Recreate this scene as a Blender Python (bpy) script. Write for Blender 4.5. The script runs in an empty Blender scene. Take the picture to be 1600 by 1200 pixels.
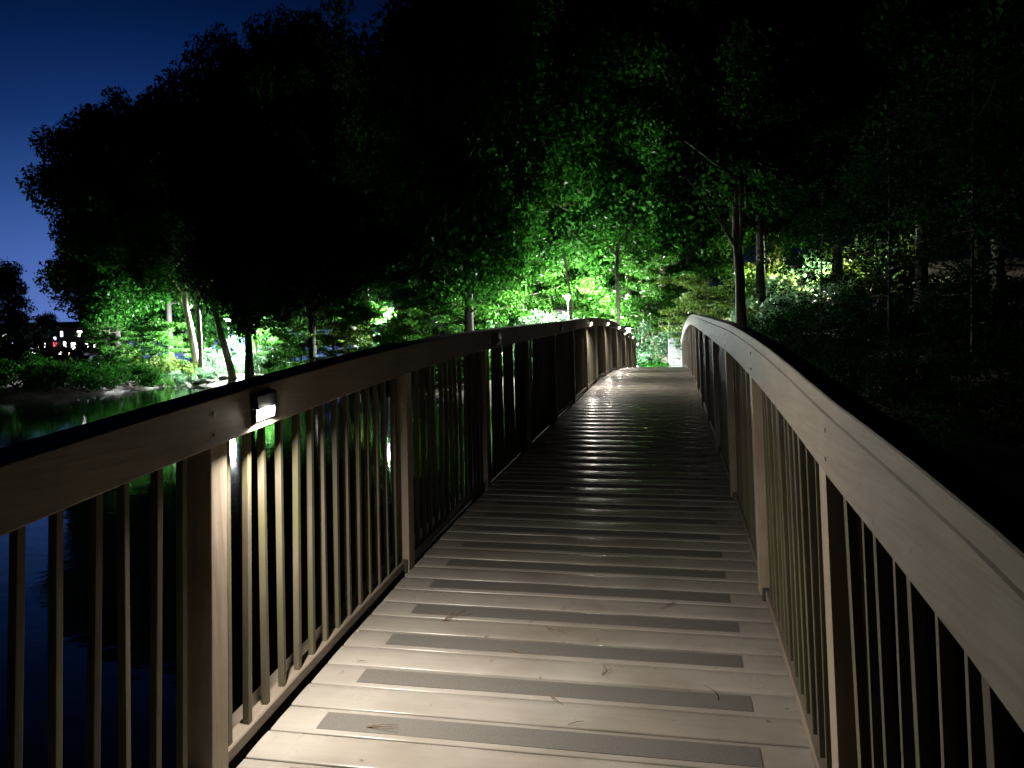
import bpy, bmesh, math, random
import numpy as np
from mathutils import Vector, Matrix

random.seed(7)
SC = bpy.context.scene
COL = SC.collection

# ------------------------------------------------------------------ camera
CAM_X, CAM_Z = 0.46355, 1.50371
YAW, PITCH, ROLL, FPX = 0.189432, -0.034983, -0.019972, 1307.66
c_, s_ = math.cos(YAW), math.sin(YAW)
FWD = Vector((-s_*math.cos(PITCH), c_*math.cos(PITCH), math.sin(PITCH)))
R0 = Vector((c_, s_, 0.0)); U0 = R0.cross(FWD)
RGT = R0*math.cos(ROLL) + U0*math.sin(ROLL)
UPV = -R0*math.sin(ROLL) + U0*math.cos(ROLL)
cam_d = bpy.data.cameras.new('camera')
cam_d.sensor_width = 36.0
cam_d.lens = FPX/1600.0*36.0
cam_d.clip_start = 0.05
cam_d.clip_end = 2000.0
cam = bpy.data.objects.new('camera', cam_d); COL.objects.link(cam)
cam.matrix_world = Matrix(((RGT.x, UPV.x, -FWD.x, CAM_X), (RGT.y, UPV.y, -FWD.y, 0.0),
                           (RGT.z, UPV.z, -FWD.z, CAM_Z), (0, 0, 0, 1)))
SC.camera = cam

# ------------------------------------------------------------------ world: evening sky after sunset
SUN_AZ = math.radians(-33)          # sunset glow, to the left of the bridge's axis (measured from +Y)
world = bpy.data.worlds.new('World'); SC.world = world; world.use_nodes = True
wn, wl = world.node_tree.nodes, world.node_tree.links
bg = wn['Background']
# deep blue dusk: palest above the horizon where the sun went down, near black overhead and on the far side
def wm(op, a, b=None, clamp=False):
    n = wn.new('ShaderNodeMath'); n.operation = op; n.use_clamp = clamp
    for i, v in enumerate((a, b)):
        if v is None: continue
        if isinstance(v, (int, float)): n.inputs[i].default_value = v
        else: wl.new(v, n.inputs[i])
    return n.outputs[0]
wtc = wn.new('ShaderNodeTexCoord'); wsp = wn.new('ShaderNodeSeparateXYZ'); wl.new(wtc.outputs['Generated'], wsp.inputs[0])
wr = wn.new('ShaderNodeValToRGB'); we = wr.color_ramp.elements
SKY = [(0.0, (0.105, 0.175, 0.46)), (0.10, (0.062, 0.125, 0.40)), (0.17, (0.030, 0.085, 0.30)), (0.25, (0.010, 0.042, 0.19)),
       (0.34, (0.003, 0.024, 0.125)), (0.42, (0.001, 0.010, 0.066)), (0.49, (0.0002, 0.0015, 0.011)), (1.0, (0.0001, 0.0006, 0.004))]
we[0].position, we[0].color = SKY[0][0], (*SKY[0][1], 1); we[1].position, we[1].color = 1.0, (*SKY[-1][1], 1)
for p_, c_2 in SKY[1:-1]:
    e_ = we.new(p_); e_.color = (*c_2, 1)
wl.new(wm('MAXIMUM', wsp.outputs[2], 0.0), wr.inputs[0])
side = wm('ADD', wm('MULTIPLY', wsp.outputs[0], math.sin(SUN_AZ)), wm('MULTIPLY', wsp.outputs[1], math.cos(SUN_AZ)))
mask = wm('MULTIPLY_ADD', side, 0.5); mask.node.inputs[2].default_value = 0.5
mask = wm('MAXIMUM', wm('MULTIPLY', wm('POWER', wm('MAXIMUM', mask, 0.0), 30.0), 1.35), 0.008)
wmx = wn.new('ShaderNodeMix'); wmx.data_type = 'RGBA'; wmx.blend_type = 'MULTIPLY'; wmx.inputs[0].default_value = 1.0
wl.new(wr.outputs[0], wmx.inputs[6]); wl.new(mask, wmx.inputs[7])
wl.new(wmx.outputs[2], bg.inputs['Color'])
bg.inputs['Strength'].default_value = 0.25

vs = SC.view_settings
vs.view_transform = 'Standard'; vs.look = 'None'; vs.exposure = 2.0; vs.gamma = 1.0
SC.render.engine = 'CYCLES'
cy = SC.cycles
cy.use_denoising = True
cy.max_bounces = 6; cy.diffuse_bounces = 3; cy.glossy_bounces = 4
cy.transmission_bounces = 4; cy.transparent_max_bounces = 4
cy.caustics_reflective = False; cy.caustics_refractive = False
cy.sample_clamp_indirect = 4.0

# ------------------------------------------------------------------ small helpers
def at(px, depth, py=None, z=None):
    """world point on the sight line through a pixel of the 1600x1200 photo, at a distance along the view"""
    d = FWD*depth + RGT*((px-800)/FPX*depth)
    p = Vector((CAM_X, 0, CAM_Z)) + d
    if py is not None:
        p = p - UPV*((py-600)/FPX*depth)
    if z is not None:
        p.z = z
    return p

def tag(o, label=None, cat=None, group=None, kind=None):
    if label: o['label'] = label
    if cat: o['category'] = cat
    if group: o['group'] = group
    if kind: o['kind'] = kind
    return o

def link(name, me, mat=None, parent=None, loc=None):
    o = bpy.data.objects.new(name, me); COL.objects.link(o)
    if mat is not None and me is not None and len(me.materials) == 0: me.materials.append(mat)
    if parent is not None: o.parent = parent
    if loc is not None: o.location = loc
    return o

def empty(name, loc=(0, 0, 0), rz=0.0):
    o = bpy.data.objects.new(name, None); COL.objects.link(o)
    o.empty_display_size = 0.3
    o.location = loc; o.rotation_euler = (0, 0, rz)
    return o

def children(o, pool=None):
    return [c for c in bpy.data.objects if c.parent == o]

class MB:
    """collects verts and faces for one mesh"""
    def __init__(self): self.v = []; self.f = []; self.sm = []
    def add(self, vs, fs, smooth=False):
        n = len(self.v); self.v += [tuple(v) for v in vs]
        self.f += [tuple(i+n for i in f) for f in fs]; self.sm += [smooth]*len(fs)
        return self
    def box(self, x0, x1, y0, y1, z0, z1, fn=None):
        p = [(x0,y0,z0),(x1,y0,z0),(x1,y1,z0),(x0,y1,z0),(x0,y0,z1),(x1,y0,z1),(x1,y1,z1),(x0,y1,z1)]
        if fn: p = [fn(*q) for q in p]
        return self.add(p, [(3,2,1,0),(4,5,6,7),(0,1,5,4),(1,2,6,5),(2,3,7,6),(3,0,4,7)])
    def sweep(self, sections, closed=True, caps=True, smooth=False):
        """sections: list of equal rings of points"""
        n = len(sections[0]); vs = [p for s in sections for p in s]; fs = []
        for i in range(len(sections)-1):
            for j in range(n if closed else n-1):
                a, b = i*n+j, i*n+(j+1) % n
                fs.append((a, b, b+n, a+n))
        self.add(vs, fs, smooth)
        if caps and closed:
            # the ends get vertices of their own, so that they stay crisp
            self.add(sections[0], [tuple(reversed(range(n)))], False)
            self.add(sections[-1], [tuple(range(n))], False)
        return self
    def tube(self, pts, rads, n=8, caps=True):
        pts = [Vector(p) for p in pts]; secs = []
        for i, p in enumerate(pts):
            t = (pts[min(i+1, len(pts)-1)] - pts[max(i-1, 0)]).normalized()
            ref = Vector((1, 0, 0)) if abs(t.x) < 0.8 else Vector((0, 1, 0))
            a = t.cross(ref).normalized(); b = t.cross(a)
            r = rads[i] if hasattr(rads, '__len__') else rads
            secs.append([p + (a*math.cos(2*math.pi*k/n) + b*math.sin(2*math.pi*k/n))*r for k in range(n)])
        return self.sweep(secs, caps=caps, smooth=True)
    def mesh(self, name, mat=None, bevel=0.0, recalc=True):
        me = bpy.data.meshes.new(name); me.from_pydata([tuple(v) for v in self.v], [], self.f)
        me.polygons.foreach_set('use_smooth', self.sm)
        bm = bmesh.new(); bm.from_mesh(me)
        if bevel > 0:
            bmesh.ops.bevel(bm, geom=bm.edges[:], offset=bevel, segments=2, profile=0.7, affect='EDGES')
        if recalc: bmesh.ops.recalc_face_normals(bm, faces=bm.faces)
        bm.to_mesh(me); bm.free()
        if mat: me.materials.append(mat)
        return me
    def build(self, name, mat, parent=None, bevel=0.0, loc=None):
        return link(name, self.mesh(name, mat, bevel), None, parent, loc)

# ------------------------------------------------------------------ materials
def new_mat(name):
    m = bpy.data.materials.new(name); m.use_nodes = True
    nt = m.node_tree; return m, nt.nodes, nt.links, nt.nodes['Principled BSDF']

def ramp(n, stops):
    r = n.new('ShaderNodeValToRGB'); el = r.color_ramp.elements
    el[0].position, el[0].color = stops[0][0], (*stops[0][1], 1)
    el[1].position, el[1].color = stops[-1][0], (*stops[-1][1], 1)
    for p, c in stops[1:-1]:
        e = el.new(p); e.color = (*c, 1)
    return r

def wood_mat(name, c0, c1, scale, stretch, rough, bump=0.15, blot=None, island=0.18, per_object=0.0, algae=None):
    m, n, l, b = new_mat(name)
    tc = n.new('ShaderNodeTexCoord'); mp = n.new('ShaderNodeMapping')
    mp.inputs['Scale'].default_value = stretch
    l.new(tc.outputs['Object'], mp.inputs['Vector'])
    nz = n.new('ShaderNodeTexNoise'); nz.inputs['Scale'].default_value = scale
    nz.inputs['Detail'].default_value = 6; nz.inputs['Roughness'].default_value = 0.62
    l.new(mp.outputs[0], nz.inputs['Vector'])
    rp = ramp(n, [(0.32, c0), (0.68, c1)]); l.new(nz.outputs['Fac'], rp.inputs['Fac'])
    # broad stains
    nz2 = n.new('ShaderNodeTexNoise'); nz2.inputs['Scale'].default_value = 2.3; nz2.inputs['Detail'].default_value = 4
    l.new(tc.outputs['Object'], nz2.inputs['Vector'])
    rp2 = ramp(n, [(0.33, (0.66, 0.62, 0.59)), (0.6, (1, 1, 1))]); l.new(nz2.outputs['Fac'], rp2.inputs['Fac'])
    mx = n.new('ShaderNodeMix'); mx.data_type = 'RGBA'; mx.blend_type = 'MULTIPLY'; mx.inputs[0].default_value = 0.8
    l.new(rp.outputs[0], mx.inputs[6]); l.new(rp2.outputs[0], mx.inputs[7])
    geo = n.new('ShaderNodeNewGeometry')
    mr = n.new('ShaderNodeMapRange'); mr.inputs[3].default_value = 1-island; mr.inputs[4].default_value = 1+island*0.6
    l.new(geo.outputs['Random Per Island'], mr.inputs[0])
    mx2 = n.new('ShaderNodeMix'); mx2.data_type = 'RGBA'; mx2.blend_type = 'MULTIPLY'; mx2.inputs[0].default_value = 1
    l.new(mx.outputs[2], mx2.inputs[6]); l.new(mr.outputs[0], mx2.inputs[7])
    out = mx2.outputs[2]
    if blot:      # small specks, knots and dirt
        nz3 = n.new('ShaderNodeTexNoise'); nz3.inputs['Scale'].default_value = blot; nz3.inputs['Detail'].default_value = 3
        l.new(tc.outputs['Object'], nz3.inputs['Vector'])
        rp3 = ramp(n, [(0.24, (0.5, 0.45, 0.4)), (0.30, (1, 1, 1))]); l.new(nz3.outputs['Fac'], rp3.inputs['Fac'])
        mx3 = n.new('ShaderNodeMix'); mx3.data_type = 'RGBA'; mx3.blend_type = 'MULTIPLY'; mx3.inputs[0].default_value = 0.8
        l.new(out, mx3.inputs[6]); l.new(rp3.outputs[0], mx3.inputs[7]); out = mx3.outputs[2]
    if per_object:
        oi = n.new('ShaderNodeObjectInfo'); mo = n.new('ShaderNodeMapRange')
        mo.inputs[3].default_value = 1-per_object; mo.inputs[4].default_value = 1+per_object
        l.new(oi.outputs['Random'], mo.inputs[0])
        mx4 = n.new('ShaderNodeMix'); mx4.data_type = 'RGBA'; mx4.blend_type = 'MULTIPLY'; mx4.inputs[0].default_value = 1
        l.new(out, mx4.inputs[6]); l.new(mo.outputs[0], mx4.inputs[7]); out = mx4.outputs[2]
    if algae:
        nz4 = n.new('ShaderNodeTexNoise'); nz4.inputs['Scale'].default_value = 3.0; nz4.inputs['Detail'].default_value = 5
        nz4.noise_dimensions = '4D'; oi2 = n.new('ShaderNodeObjectInfo'); mm = n.new('ShaderNodeMath'); mm.operation = 'MULTIPLY'; mm.inputs[1].default_value = 40
        l.new(oi2.outputs['Random'], mm.inputs[0]); l.new(mm.outputs[0], nz4.inputs['W']); l.new(tc.outputs['Object'], nz4.inputs['Vector'])
        rp4 = ramp(n, [(0.45, (0, 0, 0)), (0.65, (0.75, 0.75, 0.75))]); l.new(nz4.outputs['Fac'], rp4.inputs['Fac'])
        mx5 = n.new('ShaderNodeMix'); mx5.data_type = 'RGBA'
        l.new(rp4.outputs[0], mx5.inputs[0]); l.new(out, mx5.inputs[6]); mx5.inputs[7].default_value = (*algae, 1); out = mx5.outputs[2]
    l.new(out, b.inputs['Base Color'])
    rr = n.new('ShaderNodeMapRange'); rr.inputs[3].default_value = rough-0.1; rr.inputs[4].default_value = rough+0.12
    l.new(nz2.outputs['Fac'], rr.inputs[0]); l.new(rr.outputs[0], b.inputs['Roughness'])
    bp = n.new('ShaderNodeBump'); bp.inputs['Strength'].default_value = bump; bp.inputs['Distance'].default_value = 0.004
    l.new(nz.outputs['Fac'], bp.inputs['Height']); l.new(bp.outputs[0], b.inputs['Normal'])
    return m

M_DECK = wood_mat('deck_wood', (0.385, 0.355, 0.31), (0.43, 0.395, 0.345), 9, (0.35, 3.5, 3), 0.23, 0.08, 30, 0.10)
M_RAIL = wood_mat('rail_wood', (0.205, 0.168, 0.126), (0.275, 0.230, 0.177), 13, (4, 0.22, 4), 0.74, 0.45, 34, 0.14)
M_POST = wood_mat('post_wood', (0.36, 0.29, 0.215), (0.47, 0.395, 0.31), 12, (4, 4, 0.3), 0.6, 0.35, 26, 0.0, 0.12, (0.30, 0.26, 0.16))
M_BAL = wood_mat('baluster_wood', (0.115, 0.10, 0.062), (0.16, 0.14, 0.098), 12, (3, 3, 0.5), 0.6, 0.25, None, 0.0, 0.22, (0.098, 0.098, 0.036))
M_BEAM = wood_mat('beam_wood', (0.22, 0.19, 0.155), (0.30, 0.265, 0.22), 8, (2, 0.3, 2), 0.88, 0.2, 12, 0.15)
M_BEAM.node_tree.nodes['Principled BSDF'].inputs['Specular IOR Level'].default_value = 0.1

def plain_mat(name, col, rough=0.5, metal=0.0, noise=0.0, nscale=30, bump=0.0):
    m, n, l, b = new_mat(name)
    b.inputs['Base Color'].default_value = (*col, 1); b.inputs['Roughness'].default_value = rough
    b.inputs['Metallic'].default_value = metal
    if noise or bump:
        tc = n.new('ShaderNodeTexCoord'); nz = n.new('ShaderNodeTexNoise'); nz.inputs['Scale'].default_value = nscale
        nz.inputs['Detail'].default_value = 5; l.new(tc.outputs['Object'], nz.inputs['Vector'])
        rp = ramp(n, [(0.3, tuple(c*(1-noise) for c in col)), (0.7, tuple(min(1, c*(1+noise)) for c in col))])
        l.new(nz.outputs['Fac'], rp.inputs['Fac']); l.new(rp.outputs[0], b.inputs['Base Color'])
        if bump:
            bp = n.new('ShaderNodeBump'); bp.inputs['Strength'].default_value = bump; bp.inputs['Distance'].default_value = 0.01
            l.new(nz.outputs['Fac'], bp.inputs['Height']); l.new(bp.outputs[0], b.inputs['Normal'])
    return m

M_TAPE = plain_mat('grip_strip', (0.150, 0.138, 0.122), 0.75, 0, 0.22, 260, 0.25)
M_BLACK = plain_mat('black_metal', (0.012, 0.012, 0.012), 0.45, 0.3)
M_STEEL = plain_mat('bracket_steel', (0.12, 0.11, 0.10), 0.5, 0.7, 0.3, 60)
M_RAILSTEEL = plain_mat('handrail_steel', (0.55, 0.57, 0.62), 0.35, 0.8)
M_POLE = plain_mat('pole_paint', (0.20, 0.21, 0.23), 0.45, 0.2)
M_CONC = plain_mat('concrete', (0.36, 0.36, 0.345), 0.85, 0, 0.15, 9, 0.2)
M_STONE = plain_mat('stone', (0.30, 0.29, 0.27), 0.9, 0, 0.35, 5, 0.6)
M_BARK = plain_mat('bark', (0.105, 0.085, 0.065), 0.9, 0, 0.5, 14, 0.9)
M_DARKBARK = plain_mat('shaded_bark', (0.03, 0.026, 0.02), 0.95, 0, 0.4, 14, 0.8)  # shade put into the bark colour, so lamp spill leaves trunks dark
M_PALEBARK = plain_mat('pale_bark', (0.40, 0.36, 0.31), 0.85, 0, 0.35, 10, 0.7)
M_NEEDLE = plain_mat('dry_needles', (0.20, 0.13, 0.07), 0.7, 0, 0.3, 30)

def emit_mat(name, col, strength):
    m = bpy.data.materials.new(name); m.use_nodes = True
    n, l = m.node_tree.nodes, m.node_tree.links; n.clear()
    e = n.new('ShaderNodeEmission'); o = n.new('ShaderNodeOutputMaterial')
    e.inputs[0].default_value = (*col, 1); e.inputs[1].default_value = strength
    l.new(e.outputs[0], o.inputs[0]); return m

def leaf_mat(name, c0, c1, trans=0.4, spec=0.06):
    m = bpy.data.materials.new(name); m.use_nodes = True
    n, l = m.node_tree.nodes, m.node_tree.links; n.clear()
    geo = n.new('ShaderNodeNewGeometry')
    rp = ramp(n, [(0.0, c0), (0.85, c1), (1.0, tuple(min(1, c*1.5) for c in c1))])
    l.new(geo.outputs['Random Per Island'], rp.inputs['Fac'])
    d = n.new('ShaderNodeBsdfDiffuse'); t = n.new('ShaderNodeBsdfTranslucent'); g = n.new('ShaderNodeBsdfGlossy')
    g.inputs['Roughness'].default_value = 0.4
    l.new(rp.outputs[0], d.inputs[0]); l.new(rp.outputs[0], t.inputs[0])
    a = n.new('ShaderNodeMixShader'); a.inputs[0].default_value = trans
    l.new(d.outputs[0], a.inputs[1]); l.new(t.outputs[0], a.inputs[2])
    b = n.new('ShaderNodeMixShader'); b.inputs[0].default_value = spec
    l.new(a.outputs[0], b.inputs[1]); l.new(g.outputs[0], b.inputs[2])
    o = n.new('ShaderNodeOutputMaterial'); l.new(b.outputs[0], o.inputs[0]); return m

M_LEAF = leaf_mat('leaf_green', (0.015, 0.072, 0.006), (0.046, 0.155, 0.016), 0.42, 0.03)
M_LEAFY = leaf_mat('leaf_yellow_green', (0.055, 0.11, 0.014), (0.12, 0.19, 0.035), 0.42, 0.03)
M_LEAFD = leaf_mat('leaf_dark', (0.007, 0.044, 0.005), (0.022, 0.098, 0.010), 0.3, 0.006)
M_LEAFN = leaf_mat('leaf_shaded', (0.002, 0.010, 0.002), (0.006, 0.022, 0.004), 0.25, 0.0)  # near-black green: the unlit gloom of the woods is put into the leaf colour
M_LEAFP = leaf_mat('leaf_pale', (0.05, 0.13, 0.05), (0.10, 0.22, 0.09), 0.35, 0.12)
M_LEAFB = leaf_mat('leaf_bluish', (0.02, 0.055, 0.035), (0.04, 0.09, 0.06), 0.2)

# ------------------------------------------------------------------ terrain and pond
WATER_Z = -0.5
SHORE = [(-260, 60), (-100, 50), (0, 49), (110, 50.5), (190, 57), (250, 66), (300, 69), (420, 62), (540, 53), (660, 45), (780, 39), (900, 34.0)]
shore = [at(px, d).xy for px, d in SHORE] + [Vector(q) for q in
         [(-2.6, 30.6), (2.8, 30.0), (7, 26), (10.5, 19), (12.5, 9), (13, -1), (9, -4.2), (2, -3.3), (-2, -3.3), (-30, -7), (-120, -5), (-190, 30)]]
POLY = np.array([[p[0], p[1]] for p in shore])

def shore_dist(x, y):
    x = np.asarray(x, float); y = np.asarray(y, float)
    best = np.full(x.shape, 1e9); inside = np.zeros(x.shape, bool)
    n = len(POLY)
    for i in range(n):
        ax, ay = POLY[i]; bx, by = POLY[(i+1) % n]
        dx, dy = bx-ax, by-ay
        t = np.clip(((x-ax)*dx+(y-ay)*dy)/(dx*dx+dy*dy), 0, 1)
        best = np.minimum(best, np.hypot(x-ax-t*dx, y-ay-t*dy))
        cr = ((ay > y) != (by > y)) & (x < (bx-ax)*(y-ay)/((by-ay) if abs(by-ay) > 1e-9 else 1e-9)+ax)
        inside ^= cr
    return np.where(inside, -best, best)

def ground(x, y):
    x = np.asarray(x, float); y = np.asarray(y, float)
    d = shore_dist(x, y)
    az = np.arctan2(x-CAM_X, np.maximum(y, 0.1))
    slope = np.interp(az, [-0.6, -0.35, -0.143, 0.0, 0.115, 0.4, 1.2, 1.6], [0.0, 0.02, 0.07, 0.14, 0.21, 0.17, 0.08, 0.03])
    land = WATER_Z + 0.75*(1-np.exp(-np.maximum(d, 0)/1.6)) + slope*np.clip(d-2, 0, 45)
    land = land + 0.10*np.sin(x*0.9+1.3)*np.cos(y*0.8)*np.clip(d/3, 0, 1)
    pond = WATER_Z + np.maximum(-1.4, d*0.35)
    z = np.where(d > 0, land, pond)
    w = np.exp(-((x-0.5)/3.2)**2 - ((np.maximum(0, 33-y))/2.0)**2 - ((np.maximum(0, y-39))/2.5)**2)*np.clip((y-30.5)/1.5, 0, 1)
    z = z*(1-w) + 0.66*w
    w2 = np.exp(-(x/3.0)**2)*np.clip((-2.6-y)/0.8, 0, 1)
    return z*(1-w2) + (-0.42)*w2

def gz(x, y): return float(ground(np.array([x]), np.array([y]))[0])

def build_ground():
    xs = np.concatenate([np.arange(-170, -60, 4.0), np.arange(-60, 45, 1.0), np.arange(45, 131, 5.0)])
    ys = np.concatenate([np.arange(-40, -8, 4.0), np.arange(-8, 90, 1.0), np.arange(90, 221, 5.0)])
    X, Y = np.meshgrid(xs, ys); Z = ground(X.ravel(), Y.ravel()).reshape(X.shape)
    nx, ny = len(xs), len(ys)
    v = np.stack([X.ravel(), Y.ravel(), Z.ravel()], 1)
    i = np.arange(nx*ny).reshape(ny, nx)
    f = np.stack([i[:-1, :-1].ravel(), i[:-1, 1:].ravel(), i[1:, 1:].ravel(), i[1:, :-1].ravel()], 1)
    me = np_mesh('ground', v, f, smooth=True)
    m, n, l, b = new_mat('forest_floor')
    tc = n.new('ShaderNodeTexCoord'); nz = n.new('ShaderNodeTexNoise'); nz.inputs['Scale'].default_value = 0.9
    nz.inputs['Detail'].default_value = 8; nz.inputs['Roughness'].default_value = 0.7
    l.new(tc.outputs['Object'], nz.inputs['Vector'])
    rp = ramp(n, [(0.3, (0.04, 0.045, 0.02)), (0.45, (0.10, 0.083, 0.055)), (0.6, (0.18, 0.15, 0.11)), (0.75, (0.12, 0.125, 0.06))])
    l.new(nz.outputs['Fac'], rp.inputs['Fac']); l.new(rp.outputs[0], b.inputs['Base Color'])
    b.inputs['Roughness'].default_value = 0.95
    nz2 = n.new('ShaderNodeTexNoise'); nz2.inputs['Scale'].default_value = 7; nz2.inputs['Detail'].default_value = 6
    l.new(tc.outputs['Object'], nz2.inputs['Vector'])
    bp = n.new('ShaderNodeBump'); bp.inputs['Strength'].default_value = 0.8; bp.inputs['Distance'].default_value = 0.12
    l.new(nz2.outputs['Fac'], bp.inputs['Height']); l.new(bp.outputs[0], b.inputs['Normal'])
    o = link('ground', me, m); tag(o, kind='structure')

def np_mesh(name, v, f, smooth=False):
    me = bpy.data.meshes.new(name)
    v = np.ascontiguousarray(v, np.float32); f = np.ascontiguousarray(f, np.int32)
    me.vertices.add(len(v)); me.vertices.foreach_set('co', v.ravel())
    k = f.shape[1]
    me.loops.add(f.size); me.loops.foreach_set('vertex_index', f.ravel())
    me.polygons.add(len(f)); me.polygons.foreach_set('loop_start', np.arange(len(f), dtype=np.int32)*k)
    me.polygons.foreach_set('loop_total', np.full(len(f), k, np.int32))
    if smooth: me.polygons.foreach_set('use_smooth', np.ones(len(f), bool))
    me.update(calc_edges=True); me.validate(); return me

def build_water():
    mb = MB().add([(-190, -40, WATER_Z), (60, -40, WATER_Z), (60, 110, WATER_Z), (-190, 110, WATER_Z)], [(0, 1, 2, 3)])
    m, n, l, b = new_mat('pond_water')
    b.inputs['Base Color'].default_value = (0.006, 0.010, 0.008, 1); b.inputs['Roughness'].default_value = 0.03
    b.inputs['IOR'].default_value = 1.22
    tc = n.new('ShaderNodeTexCoord'); nz = n.new('ShaderNodeTexNoise'); nz.inputs['Scale'].default_value = 1.6
    nz.inputs['Detail'].default_value = 4; l.new(tc.outputs['Object'], nz.inputs['Vector'])
    bp = n.new('ShaderNodeBump'); bp.inputs['Strength'].default_value = 0.12; bp.inputs['Distance'].default_value = 0.05
    l.new(nz.outputs['Fac'], bp.inputs['Height']); l.new(bp.outputs[0], b.inputs['Normal'])
    tag(mb.build('pond_water', m), kind='structure')

build_ground(); build_water()

# ------------------------------------------------------------------ footbridge
W = 0.83234; P1 = 2.124335; BAY = 1.83; DY_R = -0.158506
HBS, HTS = {-1: 0.981, 1: 0.980}, {-1: 1.119, 1: 1.163}
PHI = -0.0177; LEAN = 0.08676; PSI = -0.0212
ZR, ZL = 0.0229, -0.0334
ZTAB_Y = [-6, -3, 0] + list(range(1, 21)) + [22, 24, 26, 28, 30, 32, 34]
ZTAB = [-0.62, -0.33, 0.0, 0.1289, 0.2452, 0.3451, 0.4285, 0.4986, 0.5561, 0.6071, 0.6582, 0.7084, 0.7589, 0.8093, 0.8603,
        0.9095, 0.9553, 0.9952, 1.0253, 1.048, 1.064, 1.0741, 1.0779, 1.079, 1.065, 1.03, 0.965, 0.875, 0.765, 0.64]
_ty, _tz = np.array(ZTAB_Y, float), np.array(ZTAB)
_tm = np.gradient(_tz, _ty)
def zc(y):
    i = int(min(max(np.searchsorted(_ty, y)-1, 0), len(_ty)-2)); h = _ty[i+1]-_ty[i]; t = (y-_ty[i])/h
    return float((2*t**3-3*t*t+1)*_tz[i]+(t**3-2*t*t+t)*h*_tm[i]+(-2*t**3+3*t*t)*_tz[i+1]+(t**3-t*t)*h*_tm[i+1])
Y_START, Y_END = -3.0, 31.9
def phi(y): return PHI*max(0.0, min(1.0, (26-y)/8))
def bz(x, y): return zc(y) + phi(y)*x
def bp_(x, y, h):      # a point at height h above the deck; the railings lean a little, as in the photograph
    return (x + PSI*h, y + LEAN*h, bz(x, y) + h)

rnd = random.Random(3)
bridge = empty('footbridge', (0, 0, zc(0)))
BO = Vector((0, 0, zc(0)))
tag(bridge, 'arched tan wooden footbridge with baluster railings crossing the pond', 'footbridge')
def bpart(name, mb, mat, parent=bridge, bevel=0.0):
    me = mb.mesh(name, mat, bevel); me.transform(Matrix.Translation(-BO))
    return link(name, me, None, parent)

PITCHB = 0.155946
XL, XR = -W+0.003, W+0.062
def deck_y(k): return 2.544427 + k*PITCHB
deck = MB()
k0 = int((Y_START-2.544)/PITCHB)+1; k1 = int((Y_END-2.544)/PITCHB)
board_tilt = {}
for k in range(k0, k1):
    yc = deck_y(k); hw = PITCHB/2-0.0035
    dz = rnd.uniform(-0.0012, 0.0012); tl = rnd.uniform(-0.006, 0.006); board_tilt[k] = (dz, tl)
    x0, x1 = XL+rnd.uniform(-0.002, 0.002), XR+rnd.uniform(-0.006, 0.006)
    prof = [(-hw, -0.036), (-hw, -0.0045), (-hw+0.0012, -0.0012), (-hw+0.004, 0.0), (-hw*0.5, 0.0013), (0, 0.0017), (hw*0.5, 0.0013), (hw-0.004, 0.0), (hw-0.0012, -0.0012), (hw, -0.0045), (hw, -0.036)]
    secs = []
    nx = 9
    warp = [rnd.uniform(-0.0009, 0.0009) for _ in range(nx)]
    for j in range(nx):
        x = x0+(x1-x0)*j/(nx-1)
        secs.append([(x, yc+a, bz(x, yc)+(zc(yc+a)-zc(yc))+b+dz+tl*a+warp[j]) for a, b in prof])
    deck.sweep(secs, smooth=True)
deck_o = bpart('deck', deck, M_DECK)

strip_ks = [k for k in range(-12, 200) if k % 2 == 0 and 0.3 < deck_y(k) < 31.4][:99]
for k in strip_ks:
    yc = deck_y(k); dz, tl = board_tilt[k]
    x0, x1 = -0.672+rnd.uniform(-0.012, 0.012), 0.711+rnd.uniform(-0.012, 0.012); hw = 0.0505
    mb = MB(); secs = []
    for j in range(9):
        x = x0+(x1-x0)*j/8
        z0 = lambda a: bz(x, yc)+(zc(yc+a)-zc(yc))+0.0017*(1-(a/0.075)**2)+dz+tl*a
        secs.append([(x, yc-hw, z0(-hw)-0.001), (x, yc-hw, z0(-hw)+0.0016), (x, yc-hw*0.5, z0(-hw*.5)+0.0018), (x, yc, z0(0)+0.0019),
                     (x, yc+hw*0.5, z0(hw*.5)+0.0018), (x, yc+hw, z0(hw)+0.0016), (x, yc+hw, z0(hw)-0.001)])
    mb.sweep(secs); bpart('anti_slip_strip', mb, M_TAPE)

def rail_strip(ylist, xa, xb, h0, h1, edge=0.004, breaks=None, lean=True):
    """a long timber following the deck; with breaks it is laid in lengths butted end to end"""
    mb = MB(); top = h0 > 0.5
    pieces = [ylist]
    if breaks:
        cuts = [ylist[0]]+[q for q in breaks if ylist[0]+0.3 < q < ylist[-1]-0.3]+[ylist[-1]]
        pieces = []
        for u, v in zip(cuts[:-1], cuts[1:]):
            n = max(3, int((v-u)/0.3)); pieces.append([u+0.0012+(v-u-0.0024)*i/n for i in range(n+1)])
    for ps in pieces:
        dx, dh = (rnd.uniform(-0.0015, 0.0015), rnd.uniform(-0.0015, 0.0015)) if breaks else (0, 0)
        secs = []
        for y in ps:
            e = edge; rise = 0.027*max(0.0, min(1.0, (2.0-y)/0.9)) if xa > 0 and top else 0.0
            ring = [(xa, h0+e), (xa+e, h0), (xb-e, h0), (xb, h0+e), (xb, h1-e), (xb-e, h1), (xa+e, h1), (xa, h1-e)]
            if top: secs.append([(x+dx, y, bz(x, y)+h+rise+dh) for x, h in ring])
            else: secs.append([bp_(x, y, h) for x, h in ring])
        mb.sweep(secs)
    return mb

ys_all = list(np.arange(Y_START+0.05, Y_END-0.05, 0.3)) + [Y_END-0.05]

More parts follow.
